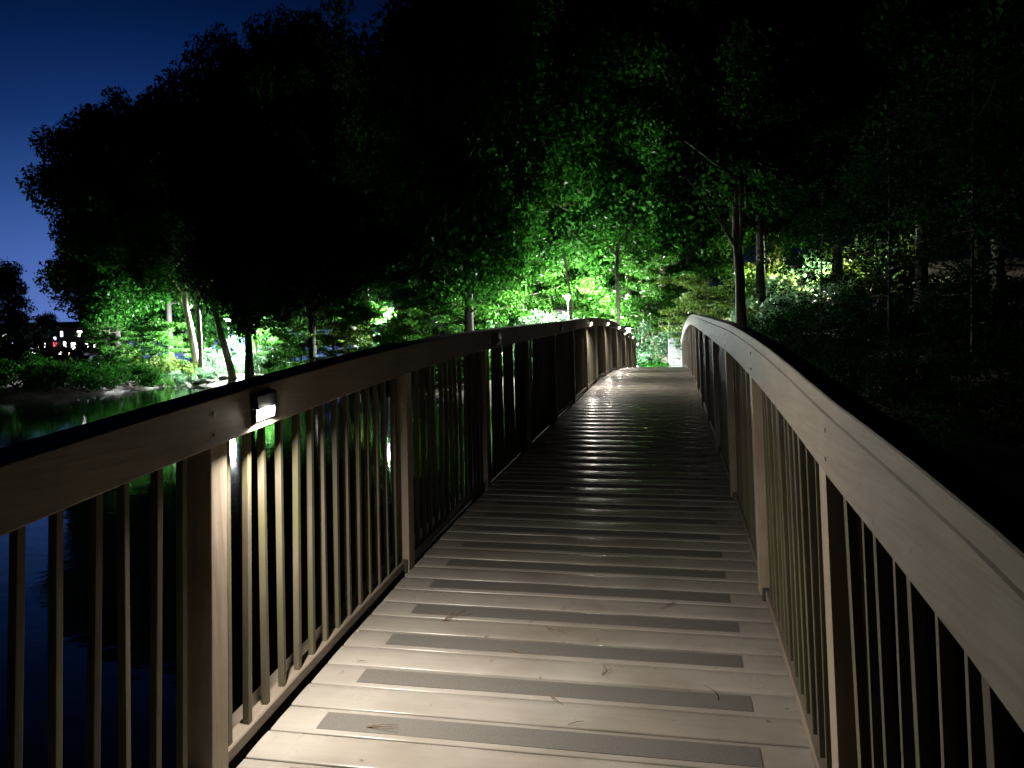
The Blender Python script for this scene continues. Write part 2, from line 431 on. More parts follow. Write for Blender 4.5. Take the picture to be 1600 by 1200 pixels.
def make_post_mesh(hb):
    mb = MB(); b = 0.0445
    mb.box(-b, b, -b, b, 0.0, hb)
    me = mb.mesh('post', M_POST, 0.005); return me

def bay_mesh_post(sgn):
    # leaning post: its foot at the origin
    h = 1.065; b = 0.0445; fn = lambda x, y, z: (x+PSI*z, y+LEAN*z, z)
    return MB().box(-b, b, -b, b, 0, h, fn).mesh('post', M_POST, 0.004)
POST_ME = {-1: bay_mesh_post(-1), 1: bay_mesh_post(1)}
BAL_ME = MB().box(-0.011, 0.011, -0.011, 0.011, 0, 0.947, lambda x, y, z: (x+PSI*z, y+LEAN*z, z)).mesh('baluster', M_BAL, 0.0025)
BRK_ME = MB().box(-0.03, 0.03, -0.006, 0.006, 0, 0.062).box(-0.012, 0.012, -0.013, -0.0055, 0.016, 0.042).mesh('bracket', M_STEEL, 0.0015)

BOLT_ME = MB().tube([(-0.0022, 0, 0), (0.0022, 0, 0)], 0.0055, 10).mesh('bolt', M_STEEL)
N_POST = 17
def make_railing(side):
    sg = side
    dyo = 0.0 if sg < 0 else DY_R
    zf = ZL if sg < 0 else ZR
    # the left board is planted on the posts' inner faces, the right one is let into them
    face = [-W-0.021, -W+0.017] if sg < 0 else [W-0.026, W+0.010]
    brk = [P1+dyo+0.0445+k*BAY for k in (range(-1, 18, 2) if sg < 0 else range(0, 18, 2))]
    brk_cap = [q+BAY*0.93 for q in brk]
    y_rail = ys_all
    HB, HT = HBS[sg], HTS[sg]
    rail = rail_strip(y_rail, face[0], face[1], HB, HT-(0.0 if sg < 0 else 0.042), 0.004, brk)
    rail_o = bpart('railing', rail, M_RAIL)
    rail_o['label'] = 'left railing with lamps on its rail' if sg < 0 else 'right railing without lamps'
    # handrail cap lying on top, its edge just proud of the rail board
    cx0, cx1 = (-W-0.12, -W-0.023) if sg < 0 else (W-0.028, W+0.045)
    bpart('handrail_cap', rail_strip(y_rail, cx0, cx1, HT-0.040, HT-(0.003 if sg < 0 else 0.0), 0.003, brk_cap), M_RAIL, rail_o)
    xc = sg*(W+0.0445)
    bx0, bx1 = sorted((sg*(W+0.022), sg*(W+0.076)))
    # bottom rail, one length per bay
    posts = [(-2, P1+dyo-3*BAY)]+[(k, P1+dyo+(k-1)*BAY) for k in range(-1, N_POST+1)]
    posts = [(k, y) for k, y in posts if y > Y_START-0.1]
    for k, y in posts:
        o = link('post', POST_ME[sg], None, rail_o)
        o.location = Vector((xc, y+0.0445, bz(sg*W, y)+zf)) - BO
    prev = None
    for k, y in posts:
        a, b2 = y+0.0445+0.0445, y+BAY+0.0445-0.0445
        if k == N_POST: continue
        ysb = [a+(b2-a)*i/6 for i in range(7)]
        h0, h1 = (0.008, 0.048)
        bpart('bottom_rail', rail_strip(ysb, bx0, bx1, h0, h1, 0.004), M_RAIL, rail_o)
        br = link('bracket', BRK_ME, None, rail_o)
        br.location = Vector((xc-sg*0.006, b2-0.0075, bz(sg*W, b2)-0.004)) - BO
    for k, y in posts:
        for hh in (HB+0.035, HT-0.075 if sg > 0 else HT-0.04):
            o = link('bolt', BOLT_ME, None, rail_o)
            xf = face[1] if sg < 0 else face[0]
            o.location = Vector((xf-sg*0.0005, y+0.0445+rnd.uniform(-.006, .006), bz(xf, y+0.0445)+hh+rnd.uniform(-.005, .005))) - BO
    bals = []
    for k, y in posts:
        if k == N_POST: continue
        for j in range(1, 15):
            bals.append(y+0.0445+BAY*j/15.0)
    return rail_o, xc, bals

left_rail, xcl, bal_l = make_railing(-1)
right_rail, xcr, bal_r = make_railing(1)

def put_balusters(rail_o, xc, bals, y0, nmax):
    vis = [y for y in bals if y > y0][:nmax]; rest = [y for y in bals if y not in set(vis)]
    for y in vis:
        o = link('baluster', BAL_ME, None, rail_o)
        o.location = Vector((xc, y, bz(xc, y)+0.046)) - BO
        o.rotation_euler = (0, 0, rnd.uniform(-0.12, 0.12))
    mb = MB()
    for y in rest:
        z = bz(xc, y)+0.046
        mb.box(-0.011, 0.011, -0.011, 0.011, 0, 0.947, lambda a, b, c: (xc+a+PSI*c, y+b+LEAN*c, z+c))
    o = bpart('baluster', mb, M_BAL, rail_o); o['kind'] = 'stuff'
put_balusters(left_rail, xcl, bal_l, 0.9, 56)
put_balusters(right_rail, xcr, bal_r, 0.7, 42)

# side beams (curved timber girders under the railings)
for sg in (-1, 1):
    xa, xb = (-W-0.205, -W-0.055) if sg < 0 else (W+0.075, W+0.225)
    bt = -0.038 if sg < 0 else -0.05
    yb = [Y_START+0.02+i*2.4 for i in range(15)]
    mb = MB()
    for i in range(len(yb)-1):
        ysb = [yb[i]+0.002+(yb[i+1]-yb[i]-0.004)*j/5 for j in range(6)]
        secs = []
        for y in ysb:
            secs.append([(x, y, bz(x, y)+h) for x, h in ((xa, -0.40), (xb, -0.40), (xb, bt), (xa, bt))])
        mb.sweep(secs)
    bpart('side_beam', mb, M_BEAM)
    xa, xb = sorted((sg*(W-0.22), sg*(W-0.12)))
    ysb = [Y_START+0.02+i*0.8 for i in range(43)]
    mb = MB(); mb.sweep([[(x, y, bz(x, y)+h) for x, h in ((xa, -0.34), (xb, -0.34), (xb, -0.045), (xa, -0.045))] for y in ysb])
    bpart('girder', mb, M_BEAM)
mb = MB()
for i in range(18):
    y = P1+0.0445+(i-2)*BAY
    if y < Y_START: continue
    z = bz(0, y)-0.22
    mb.box(-W-0.053, -W+0.118, y-0.04, y+0.04, z-0.10, z+0.05)
    mb.box(-W+0.222, W-0.222, y-0.04, y+0.04, z-0.10, z+0.05)
    mb.box(W-0.118, W+0.073, y-0.04, y+0.04, z-0.10, z+0.05)
bpart('cross_beam', mb, M_BEAM)
for y in (6.0, 14.5, 23.0):
    for sg in (-1, 1):
        mb = MB(); x = sg*(W+0.14)
        mb.tube([(x, y, -2.2), (x, y, bz(x, y)-0.402)], 0.13, 14)
        bpart('pile', mb, M_BEAM)

# ------------------------------------------------------------------ lamps on the left rail
E_LENS = emit_mat('lamp_lens_lit', (1.0, 0.92, 0.82), 85.0)
M_LENS_OFF = plain_mat('lamp_lens_unlit', (0.25, 0.25, 0.24), 0.3)
def lamp_meshes():
    w, d, h = 0.064, 0.026, 0.088
    hb = MB()
    # back plate, hood, two shallow cheeks; the lower front and the bottom are open
    hb.box(0.0, 0.005, -w-0.003, w+0.003, -0.002, h+0.004)
    hood = [(0.005, 0.044), (d, 0.041), (d-0.002, h-0.006), (d-0.007, h), (0.005, h)]
    hb.sweep([[(x, y, z) for x, z in hood] for y in (-w, w)])
    for s in (-1, 1):
        y0, y1 = sorted((s*w, s*(w-0.004)))
        hb.sweep([[(x, y, z) for x, z in ((0.005, 0.0), (0.011, 0.0), (0.014, 0.006), (0.018, 0.0415), (0.005, 0.0435))] for y in (y0, y1)])
    housing = hb.mesh('housing', M_BLACK, 0.0)
    # lens: a bulging half-dome under the hood
    lb = MB(); rows = []
    nu, nv = 12, 5
    for i in range(nu+1):
        t = math.pi*i/nu
        yy = -math.cos(t)*(w-0.008); r = 0.2+0.8*math.sin(t)
        ring = []
        for j in range(nv+1):
            a = math.pi/2*j/nv
            ring.append((0.006+0.025*r*math.cos(a), yy, 0.0005+0.040*(0.25+0.75*r)-(0.036)*(0.25+0.75*r)*math.sin(a)))
        ring.append((0.006, yy, 0.0005+0.040*(0.25+0.75*r)))
        rows.append(ring)
    lb.sweep(rows, smooth=True)
    return housing, lb
LIGHT_D = bpy.data.lights.new('lamp_light', 'AREA')
LIGHT_D.shape = 'RECTANGLE'; LIGHT_D.size = 0.014; LIGHT_D.size_y = 0.10
LIGHT_D.energy = 5.4; LIGHT_D.color = (1.0, 0.92, 0.82); LIGHT_D.spread = math.radians(165)
HOUSE_ME, LENS_MB = lamp_meshes()
LENS_ON = LENS_MB.mesh('lens', E_LENS); LENS_OFF = LENS_MB.mesh('lens', M_LENS_OFF)
lamp_txt = {
    1: 'large lit black lamp on the left rail, nearest, its lens glowing',
    3: 'unlit dark lamp on the left rail, nearer of the two that are out',
    5: 'unlit dark lamp on the left rail, farther of the two that are out',
    7: 'lit lamp on the left rail before the top of its curve, nearest of far row',
    9: 'lit lamp at the top of the left rail curve, second of the far row',
    11: 'lit lamp past the top of the left rail curve, third of the far row',
    13: 'small lit lamp on the descending left rail, fourth of the far row',
    15: 'tiny lit lamp low on the descending left rail, fifth of the far row',
    17: 'tiniest lit lamp at the far end of the left rail, lowest of the far row'}
for k, txt in lamp_txt.items():
    y = P1+(k-1)*BAY+0.325; h = HBS[-1]+0.026
    p = (-W+0.0178, y, bz(-W, y)+h)
    t = empty('rail_lamp', p)
    sl = math.atan((zc(y+0.1)-zc(y-0.1))/0.2)
    t.rotation_euler = (sl, 0, 0)
    tag(t, txt, 'lamp', 'lamps along the left rail')
    link('housing', HOUSE_ME, None, t); link('lens', LENS_OFF if k in (3, 5) else LENS_ON, None, t)
    if k not in (3, 5):
        l = link('lamp_light', LIGHT_D, None, t, (0.015, 0, 0.003)); l.rotation_euler = (0, math.radians(-30), 0)

# ------------------------------------------------------------------ fallen needles and twigs on the deck
def twig(x, y, ang, ln, n, txt, seed, kind='needles'):
    r = random.Random(seed); mb = MB()
    for i in range(n):
        a = ang+r.uniform(-0.5, 0.5)*(n > 1); l2 = ln*r.uniform(0.5, 0.8)
        pts = []
        for j in range(5):
            t = j/4; xx = math.cos(a)*l2*t + math.sin(a)*0.012*math.sin(t*3)*r.uniform(.5, 1); yy = math.sin(a)*l2*t
            pts.append((xx, yy, (zc(y+yy)-zc(y))+phi(y)*xx+0.006+0.004*math.sin(t*math.pi)))
        mb.tube(pts, [0.0012, 0.0012, 0.0011, 0.0010, 0.0006], 5)
    o = mb.build('pine_needles' if kind == 'needles' else 'twig', M_NEEDLE, None, 0, (x, y, bz(x, y)))
    tag(o, txt, 'pine needles' if kind == 'needles' else 'twig', 'needles and twigs fallen on the deck')

# deck positions measured from the photograph
twig(-0.50, 3.36, 1.1, 0.20, 4, 'largest cluster of dry pine needles, across the second strip row at left', 1)
twig(-0.06, 3.36, -0.7, 0.13, 3, 'orange needle pair lying on the grey strip left of the bridge centre line', 2)
twig(0.16, 3.37, -0.4, 0.08, 1, 'short straw needle on the same strip, right of the orange pair', 3, 'twig')
twig(0.20, 2.98, 1.35, 0.12, 2, 'upright dark needle between two strips right of centre', 4)
twig(0.60, 2.86, 2.0, 0.15, 1, 'thin dark twig crossing the right end of a grey strip', 5, 'twig')
twig(0.40, 3.62, 0.7, 0.16, 2, 'slanted needles on the plain board toward the right railing', 6)
twig(-0.52, 2.52, 0.25, 0.20, 3, 'long pale needles on the plain board near the left end of the lowest strip', 7)
twig(0.03, 2.82, -0.6, 0.12, 3, 'orange twig bits on the strip at the deck middle', 8)
twig(0.12, 2.63, 0.5, 0.09, 1, 'small straw sliver on the plain board below the orange bits', 9, 'twig')
twig(-0.72, 2.95, 0.1, 0.06, 1, 'tiny dark sliver at the left deck edge', 10, 'twig')
twig(-0.17, 3.14, -0.5, 0.08, 2, 'faint straw needles on the plain board between two strips', 11)
twig(-0.02, 3.55, 1.5, 0.08, 1, 'small dark upright needle on the plain board behind the orange pair', 12, 'twig')

# ------------------------------------------------------------------ trees
def leaf_cloud(rng, centers, radii, counts, size, flat=0.55, horiz=0.6):
    """many separate leaf blades in flattened clumps"""
    V = []
    for c, r, n in zip(centers, radii, counts):
        d = rng.normal(size=(n, 3)); d /= np.linalg.norm(d, axis=1)[:, None]
        rad = r*rng.random(n)**0.45
        p = np.asarray(c)[None, :] + d*rad[:, None]*np.array([1, 1, flat])
        V.append(p)
    P = np.concatenate(V); n = len(P)
    nrm = rng.normal(size=(n, 3))*np.array([1, 1, 0.7]) + np.array([0, 0, horiz*1.5])
    nrm /= np.linalg.norm(nrm, axis=1)[:, None]
    t = rng.normal(size=(n, 3)); t -= (t*nrm).sum(1)[:, None]*nrm; t /= np.linalg.norm(t, axis=1)[:, None]
    b = np.cross(nrm, t)
    s = size*(0.45+rng.random(n)**2*1.15)[:, None]
    fold = nrm*s*0.16
    a0 = P - t*s*0.5; a1 = P + b*s*0.30 + fold; a2 = P + t*s*0.5; a3 = P - b*s*0.30 + fold
    v = np.stack([a0, a1, a2, a3], 1).reshape(-1, 3)
    f = np.arange(4*n).reshape(n, 4)
    return v, f

def tree_proto(seed, h, base, R, nlimb, clump, nleaf, leaf, trunk_r, flat=0.55, lean=0.0, top_bias=0.5, shape='round', tufts=3):
    rng = np.random.default_rng(seed); r = random.Random(seed)
    mb = MB()
    npt = 9; pts = []; rads = []
    wob = [(r.uniform(-1, 1), r.uniform(-1, 1)) for _ in range(3)]
    for i in range(npt):
        t = i/(npt-1)
        x = lean*h*t + 0.018*h*(math.sin(2.1*t*3+wob[0][0])*wob[0][1])*t
        y = 0.018*h*(math.sin(1.7*t*3+wob[1][0])*wob[1][1])*t
        pts.append(Vector((x, y, t*h*0.9-0.3))); rads.append(trunk_r*((1-t)**0.8*0.92+0.06)*(1.35 if i == 0 else 1))
    mb.tube(pts, rads, 10)
    def on_trunk(t):
        f = t*(npt-1); i = min(int(f), npt-2); return pts[i].lerp(pts[i+1], f-i), rads[i]+(rads[i+1]-rads[i])*(f-i)
    C, Rr, N = [], [], []
    for k in range(nlimb):
        u = (k+0.5)/nlimb
        zt = base/h + (0.97-base/h)*u
        o, rr = on_trunk(min(0.98, zt*0.92))
        if shape == 'round': prof = math.sqrt(max(0.05, 1-((u-0.42)/0.62)**2))
        elif shape == 'cone': prof = 1.02-u*0.9
        else: prof = 0.75+0.35*math.sin(u*9+seed)
        L = R*prof*r.uniform(0.7, 1.05)
        az = k*2.399+r.uniform(-0.5, 0.5)
        rise = r.uniform(0.05, 0.55)*L*(0.4 if shape == 'layer' else 1) * (0.6+u)
        if shape == 'cone': rise = -0.05*L
        lp = []
        for j in range(5):
            t = j/4
            lp.append(o + Vector((math.cos(az)*L*t, math.sin(az)*L*t, rise*t**1.4)) + Vector((r.uniform(-1, 1), r.uniform(-1, 1), r.uniform(-1, 1)))*0.05*L*t)
        rl = min(rr*0.55, trunk_r*0.4)
        mb.tube(lp, [rl, rl*0.75, rl*0.5, rl*0.3, rl*0.12], 6)
        for j in range(tufts):
            t = 0.42+0.58*(j+1)/tufts
            p = lp[min(4, int(t*4))]
            off = Vector((r.uniform(-1, 1), r.uniform(-1, 1), r.uniform(-0.5, 0.7)))*clump*0.9
            q = p+off
            if j % 2 == 0: mb.tube([p, p+off*0.9], [rl*0.25, rl*0.08], 5)
            C.append((q.x, q.y, q.z)); rc = clump*r.uniform(0.65, 1.25); Rr.append(rc)
            N.append(int(nleaf*(rc/clump)**2*r.uniform(0.7, 1.2)))
    v, f = leaf_cloud(rng, C, Rr, N, leaf, flat)
    return mb.mesh('trunk'), np_mesh('crown', v, f)

def shrub_proto(seed, R, H, nclump, nleaf, leaf, stems=6):
    rng = np.random.default_rng(seed); r = random.Random(seed)
    C, Rr, N = [], [], []; mb = MB()
    for k in range(nclump):
        az = r.uniform(0, 6.283); q = math.sqrt(r.random())*R; zz = r.uniform(0.12, 1.0)*H*math.sqrt(max(0.15, 1-(q/(R*1.15))**2))
        C.append((math.cos(az)*q, math.sin(az)*q, zz)); rc = R*r.uniform(0.18, 0.36); Rr.append(rc); N.append(int(nleaf*r.uniform(0.7, 1.3)))
        if k < stems: mb.tube([(0, 0, -0.1), (math.cos(az)*q*0.5, math.sin(az)*q*0.5, zz*0.55), (math.cos(az)*q, math.sin(az)*q, zz)], [0.03, 0.02, 0.008], 6)
    v, f = leaf_cloud(rng, C, Rr, N, leaf, 0.75, 0.3)
    return mb.mesh('stem'), np_mesh('foliage', v, f)

MESH_CACHE = {}
def with_mat(me, mat):
    key = (me.name, mat.name)
    if key not in MESH_CACHE:
        c = me if len(me.materials) == 0 else me.copy()
        c.materials.clear(); c.materials.append(mat); MESH_CACHE[key] = c
    return MESH_CACHE[key]

def plant(name, proto, loc, rz, sc, label, cat, group=None, leaf=M_LEAF, bark=M_BARK, tilt=(0, 0), names=('trunk', 'crown')):
    t = empty(name, loc); t.rotation_euler = (tilt[0], tilt[1], rz)
    t.scale = sc if hasattr(sc, '__len__') else (sc, sc, sc)
    link(names[0], with_mat(proto[0], bark), None, t)
    link(names[1], with_mat(proto[1], leaf), None, t)
    tag(t, label, cat, group); return t

TALL = [tree_proto(11, 24, 6.0, 6.2, 46, 1.7, 560, 0.33, 0.34, 0.8, tufts=4), tree_proto(12, 25, 7.0, 6.0, 48, 1.6, 560, 0.33, 0.30, 0.8, tufts=4),
        tree_proto(13, 23, 5.0, 6.6, 46, 1.75, 560, 0.33, 0.36, 0.8, tufts=4)]
MAPLE = [tree_proto(21, 7.5, 1.4, 3.3, 28, 0.8, 300, 0.145, 0.09, 0.35, 0.02, shape='layer'),
         tree_proto(22, 8.5, 1.8, 3.0, 28, 0.75, 300, 0.145, 0.10, 0.35, -0.03, shape='layer'),
         tree_proto(23, 6.0, 1.0, 2.8, 26, 0.7, 280, 0.135, 0.07, 0.32, 0.04, shape='layer')]
CONE = tree_proto(31, 16, 1.5, 4.2, 60, 1.1, 130, 0.30, 0.25, 0.6, shape='cone')
SHRUB = [shrub_proto(41, 1.5, 1.7, 30, 130, 0.14), shrub_proto(42, 1.3, 2.2, 30, 130, 0.13), shrub_proto(43, 1.8, 1.3, 32, 130, 0.14)]
NEARSHRUB = [shrub_proto(51, 2.0, 2.8, 34, 150, 0.105, 10), shrub_proto(52, 2.2, 2.4, 34, 150, 0.10, 10)]
NEARTREE = [tree_proto(61, 11, 2.0, 3.8, 30, 0.85, 110, 0.13, 0.065, 0.45, shape='layer', tufts=3),
            tree_proto(62, 13, 2.6, 4.2, 32, 0.9, 110, 0.13, 0.07, 0.45, shape='layer', tufts=3)]

def stand(px, d):
    p = at(px, d); return Vector((p.x, p.y, gz(p.x, p.y)))

# --- the tall trees that make the dark mass against the sky
G_L = 'tall dark trees along the far shore'
def tall(px, d, hgt, wid, k, label, group, leaf=M_LEAFD):
    p = stand(px, d); base_h = (24, 25, 23)[k]; base_w = (6.2, 6.0, 6.6)[k]
    plant('tall_tree', TALL[k], p, (px*1.7+d) % 6.28, (wid/base_w, wid/base_w, hgt/base_h), label, 'tree', group, leaf, M_DARKBARK)
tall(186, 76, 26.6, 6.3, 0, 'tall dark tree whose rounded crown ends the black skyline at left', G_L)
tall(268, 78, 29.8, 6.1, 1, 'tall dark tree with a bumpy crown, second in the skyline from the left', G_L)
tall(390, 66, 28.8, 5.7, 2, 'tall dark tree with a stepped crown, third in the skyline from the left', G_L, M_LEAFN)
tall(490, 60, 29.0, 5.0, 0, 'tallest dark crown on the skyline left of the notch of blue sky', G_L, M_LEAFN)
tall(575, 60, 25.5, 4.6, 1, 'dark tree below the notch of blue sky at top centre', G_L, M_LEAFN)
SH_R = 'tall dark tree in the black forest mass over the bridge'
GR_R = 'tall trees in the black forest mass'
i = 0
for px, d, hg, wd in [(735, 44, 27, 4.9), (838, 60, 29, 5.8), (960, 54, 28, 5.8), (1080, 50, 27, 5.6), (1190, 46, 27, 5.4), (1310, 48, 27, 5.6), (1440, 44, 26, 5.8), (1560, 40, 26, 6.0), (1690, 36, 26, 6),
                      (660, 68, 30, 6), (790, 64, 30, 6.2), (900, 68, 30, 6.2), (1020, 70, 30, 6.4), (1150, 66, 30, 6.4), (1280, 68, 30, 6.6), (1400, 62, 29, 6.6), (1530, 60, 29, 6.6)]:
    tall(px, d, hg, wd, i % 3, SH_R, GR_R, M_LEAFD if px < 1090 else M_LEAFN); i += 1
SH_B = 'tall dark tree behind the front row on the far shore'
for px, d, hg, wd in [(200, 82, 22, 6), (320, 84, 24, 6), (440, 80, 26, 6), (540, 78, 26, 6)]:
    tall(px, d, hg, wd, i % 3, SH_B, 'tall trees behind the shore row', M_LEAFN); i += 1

rngw = np.random.default_rng(99); Cw, Rw, Nw = [], [], []
for k in range(520):
    pxw = rngw.uniform(190, 1900); dw = rngw.uniform(86, 100)
    q = at(pxw, dw); top = np.interp(pxw, [120, 200, 350, 600, 1900], [13, 20, 27, 33, 34])
    Cw.append((q.x, q.y, gz(q.x, q.y)+rngw.uniform(0.5, top))); Rw.append(rngw.uniform(1.6, 3.0)); Nw.append(130)
vw, fw = leaf_cloud(rngw, Cw, Rw, Nw, 0.6, 0.8)
tag(link('distant_wood', np_mesh('distant_wood', vw, fw), M_LEAFD), 'dark wood closing the view behind the shore trees', 'wood', None, 'stuff')

p = stand(18, 105)
plant('conifer', CONE, p, 0.4, (0.95, 0.95, 1.05), 'tall dark conifer standing alone against the sky at far left', 'tree', None, M_LEAFB)
p = stand(75, 112)
plant('conifer', CONE, p, 2.4, (0.8, 0.8, 0.6), 'short dim conifer between the tall far left conifer and the dark crown', 'tree', None, M_LEAFB)

# --- understory trees lit by the lamps
G_M = 'young leafy trees lit by lamps on the far shore'
maples = [
    (822, 52.5, 0, 1.15, M_LEAF, 'brightest green young tree right beside the lamp left of the bridge end'),
    (745, 50.0, 1, 1.1, M_LEAF, 'green young tree with layered boughs over the white lit bush'),
    (955, 53.0, 1, 1.2, M_LEAF, 'green young tree just right of the lamp beyond the left rail'),
    (1005, 48.0, 0, 1.05, M_LEAF, 'dark green young tree over the far end of the bridge'),
    (690, 49.0, 2, 1.15, M_LEAF, 'young green tree above the left rail where it darkens'),
    (620, 55.0, 0, 1.0, M_LEAF, 'green young tree beside the glaring white leaves'),
    (548, 57.0, 2, 0.95, M_LEAFY, 'yellow green low tree left of the pale lit trunk'),
    (470, 64.0, 1, 1.0, M_LEAF, 'green young tree right of the leaning dark trunk'),
    (1105, 40.0, 2, 0.80, M_LEAFY, 'yellow green maple spreading left beside the start of the right rail'),
    (248, 72.5, 2, 0.95, M_LEAF, 'lit young tree at the water edge by the white trunk'),
    (430, 74.0, 0, 1.0, M_LEAF, 'green young tree behind the thick shore trunk'),
    (175, 75.0, 1, 0.85, M_LEAF, 'dim green young tree above the distant white lights'),
    (305, 83.0, 1, 1.1, M_LEAF, 'green young tree with its boughs hanging over the far street lamp'),
    (900, 58.0, 0, 1.5, M_LEAF, 'taller green tree rising behind the lamp left of the bridge end'),
    (780, 57.0, 1, 1.5, M_LEAF, 'taller green tree rising behind the layered boughs'),
    (650, 62.0, 0, 1.5, M_LEAF, 'taller dim green tree rising behind the left rail'),
    (1010, 57.0, 1, 1.5, M_LEAF, 'taller dim green tree rising behind the bridge end'),
    (1095, 52.0, 0, 1.4, M_LEAF, 'taller green tree rising behind the yellow green maple'),
    (520, 70.0, 1, 1.4, M_LEAF, 'taller dim green tree behind the yellow green low tree'),
]
for px, d, k, s, lm, txt in maples:
    plant('young_tree', MAPLE[k], stand(px, d), (px*0.37) % 6.28, s, txt, 'tree', G_M, lm)

# --- single trunks that show
def trunk(name, pts, r0, r1, mat, label, cat='tree trunk'):
    o = Vector(pts[0]); g = gz(o.x, o.y); base = Vector((o.x, o.y, g))
    # smooth the path
    P = [Vector(q) for q in pts]; out = []
    for i in range(len(P)-1):
        for j in range(4):
            t = j/4; a = P[max(i-1, 0)]; b = P[i]; c = P[i+1]; d = P[min(i+2, len(P)-1)]
            out.append(0.5*((2*b)+(c-a)*t+(2*a-5*b+4*c-d)*t*t+(3*b-a-3*c+d)*t**3))
    out.append(P[-1])
    out[0] = Vector((out[0].x, out[0].y, g-0.3)); n = len(out)
    rads = [r0+(r1-r0)*i/(n-1) for i in range(n)]; rads[0] *= 1.35; rads[1] *= 1.08
    mb = MB().tube([q-base for q in out], rads, 10)
    rr = random.Random(int(o.x*100)); tip = out[-1]-base
    for k in range(4):
        q = out[int(n*(0.6+0.1*k))]-base
        mb.tube([q, q+Vector((rr.uniform(-1, 1), rr.uniform(-1, 1), 1.0))*r0*5, q+Vector((rr.uniform(-2, 2), rr.uniform(-1, 1), 2.2))*r0*6], [r1*0.7, r1*0.5, r1*0.15], 6)
    t = empty('bare_trunk_tree', base); link('trunk', mb.mesh('trunk', mat), None, t)
    v, f = leaf_cloud(np.random.default_rng(int(abs(o.x)*77)), [tuple(tip+Vector((rr.uniform(-1.2, 1.2), rr.uniform(-1.2, 1.2), rr.uniform(-.3, 1.4)))) for _ in range(7)], [0.9]*7, [90]*7, 0.2)
    link('crown', np_mesh('crown', v, f), M_LEAFD, t)
    tag(t, label, 'tree', 'trees showing their trunks'); return t
def px_path(d, seq): return [at(x, d, y) for x, y in seq]
trunk('t', px_path(68.0, [(364, 590), (352, 545), (341, 505), (331, 460), (324, 425), (322, 380)]), 0.30, 0.16, M_BARK, 'curved dark trunk leaning left in front of the far street lamp')
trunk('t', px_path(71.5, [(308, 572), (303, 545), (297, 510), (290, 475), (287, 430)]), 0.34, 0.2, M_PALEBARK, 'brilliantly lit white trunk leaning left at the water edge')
trunk('t', px_path(70.5, [(313, 576), (313, 540), (311, 500), (309, 450)]), 0.20, 0.13, M_BARK, 'straight dark trunk touching the white lit trunk')
trunk('t', px_path(70.5, [(391, 572), (389, 530), (387, 480), (388, 420)]), 0.26, 0.2, M_BARK, 'thick upright trunk right of the far street lamp')
trunk('t', px_path(71.5, [(401, 566), (399, 520), (397, 470), (398, 430)]), 0.10, 0.07, M_PALEBARK, 'thin pale trunk just right of the thick upright trunk')
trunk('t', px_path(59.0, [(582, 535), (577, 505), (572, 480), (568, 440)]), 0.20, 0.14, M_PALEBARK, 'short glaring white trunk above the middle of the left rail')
trunk('t', px_path(62.0, [(556, 520), (545, 495), (537, 470), (530, 430)]), 0.20, 0.13, M_BARK, 'grey trunk leaning left beside the glaring white one')
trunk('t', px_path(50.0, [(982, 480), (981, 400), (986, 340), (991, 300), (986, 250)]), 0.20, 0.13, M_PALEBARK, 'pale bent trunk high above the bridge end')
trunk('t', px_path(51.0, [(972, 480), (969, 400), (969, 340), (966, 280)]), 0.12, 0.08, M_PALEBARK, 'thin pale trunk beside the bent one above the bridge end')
trunk('t', px_path(49.0, [(1036, 500), (1035, 420), (1033, 350), (1031, 290), (1030, 200)]), 0.26, 0.22, M_BARK, 'straight brown trunk above the far stairs')
trunk('t', px_path(45.0, [(893, 500), (891, 460), (886, 430), (882, 400)]), 0.07, 0.05, M_BARK, 'slim dark sapling crossing the lamp left of the bridge end')
trunk('t', px_path(40.0, [(966, 545), (966, 480), (964, 430), (965, 380)]), 0.10, 0.08, M_BARK, 'thin black trunk standing behind the crest of the left rail')
trunk('t', px_path(30.0, [(1158, 520), (1157, 470), (1156, 430), (1152, 380), (1150, 320)]), 0.20, 0.13, M_BARK, 'black forked trunk behind the beginning of the right rail')
trunk('t', px_path(55.0, [(1214, 520), (1213, 440), (1212, 380)]), 0.20, 0.18, M_BARK, 'olive lit trunk on the bright slope right of the black trunk')

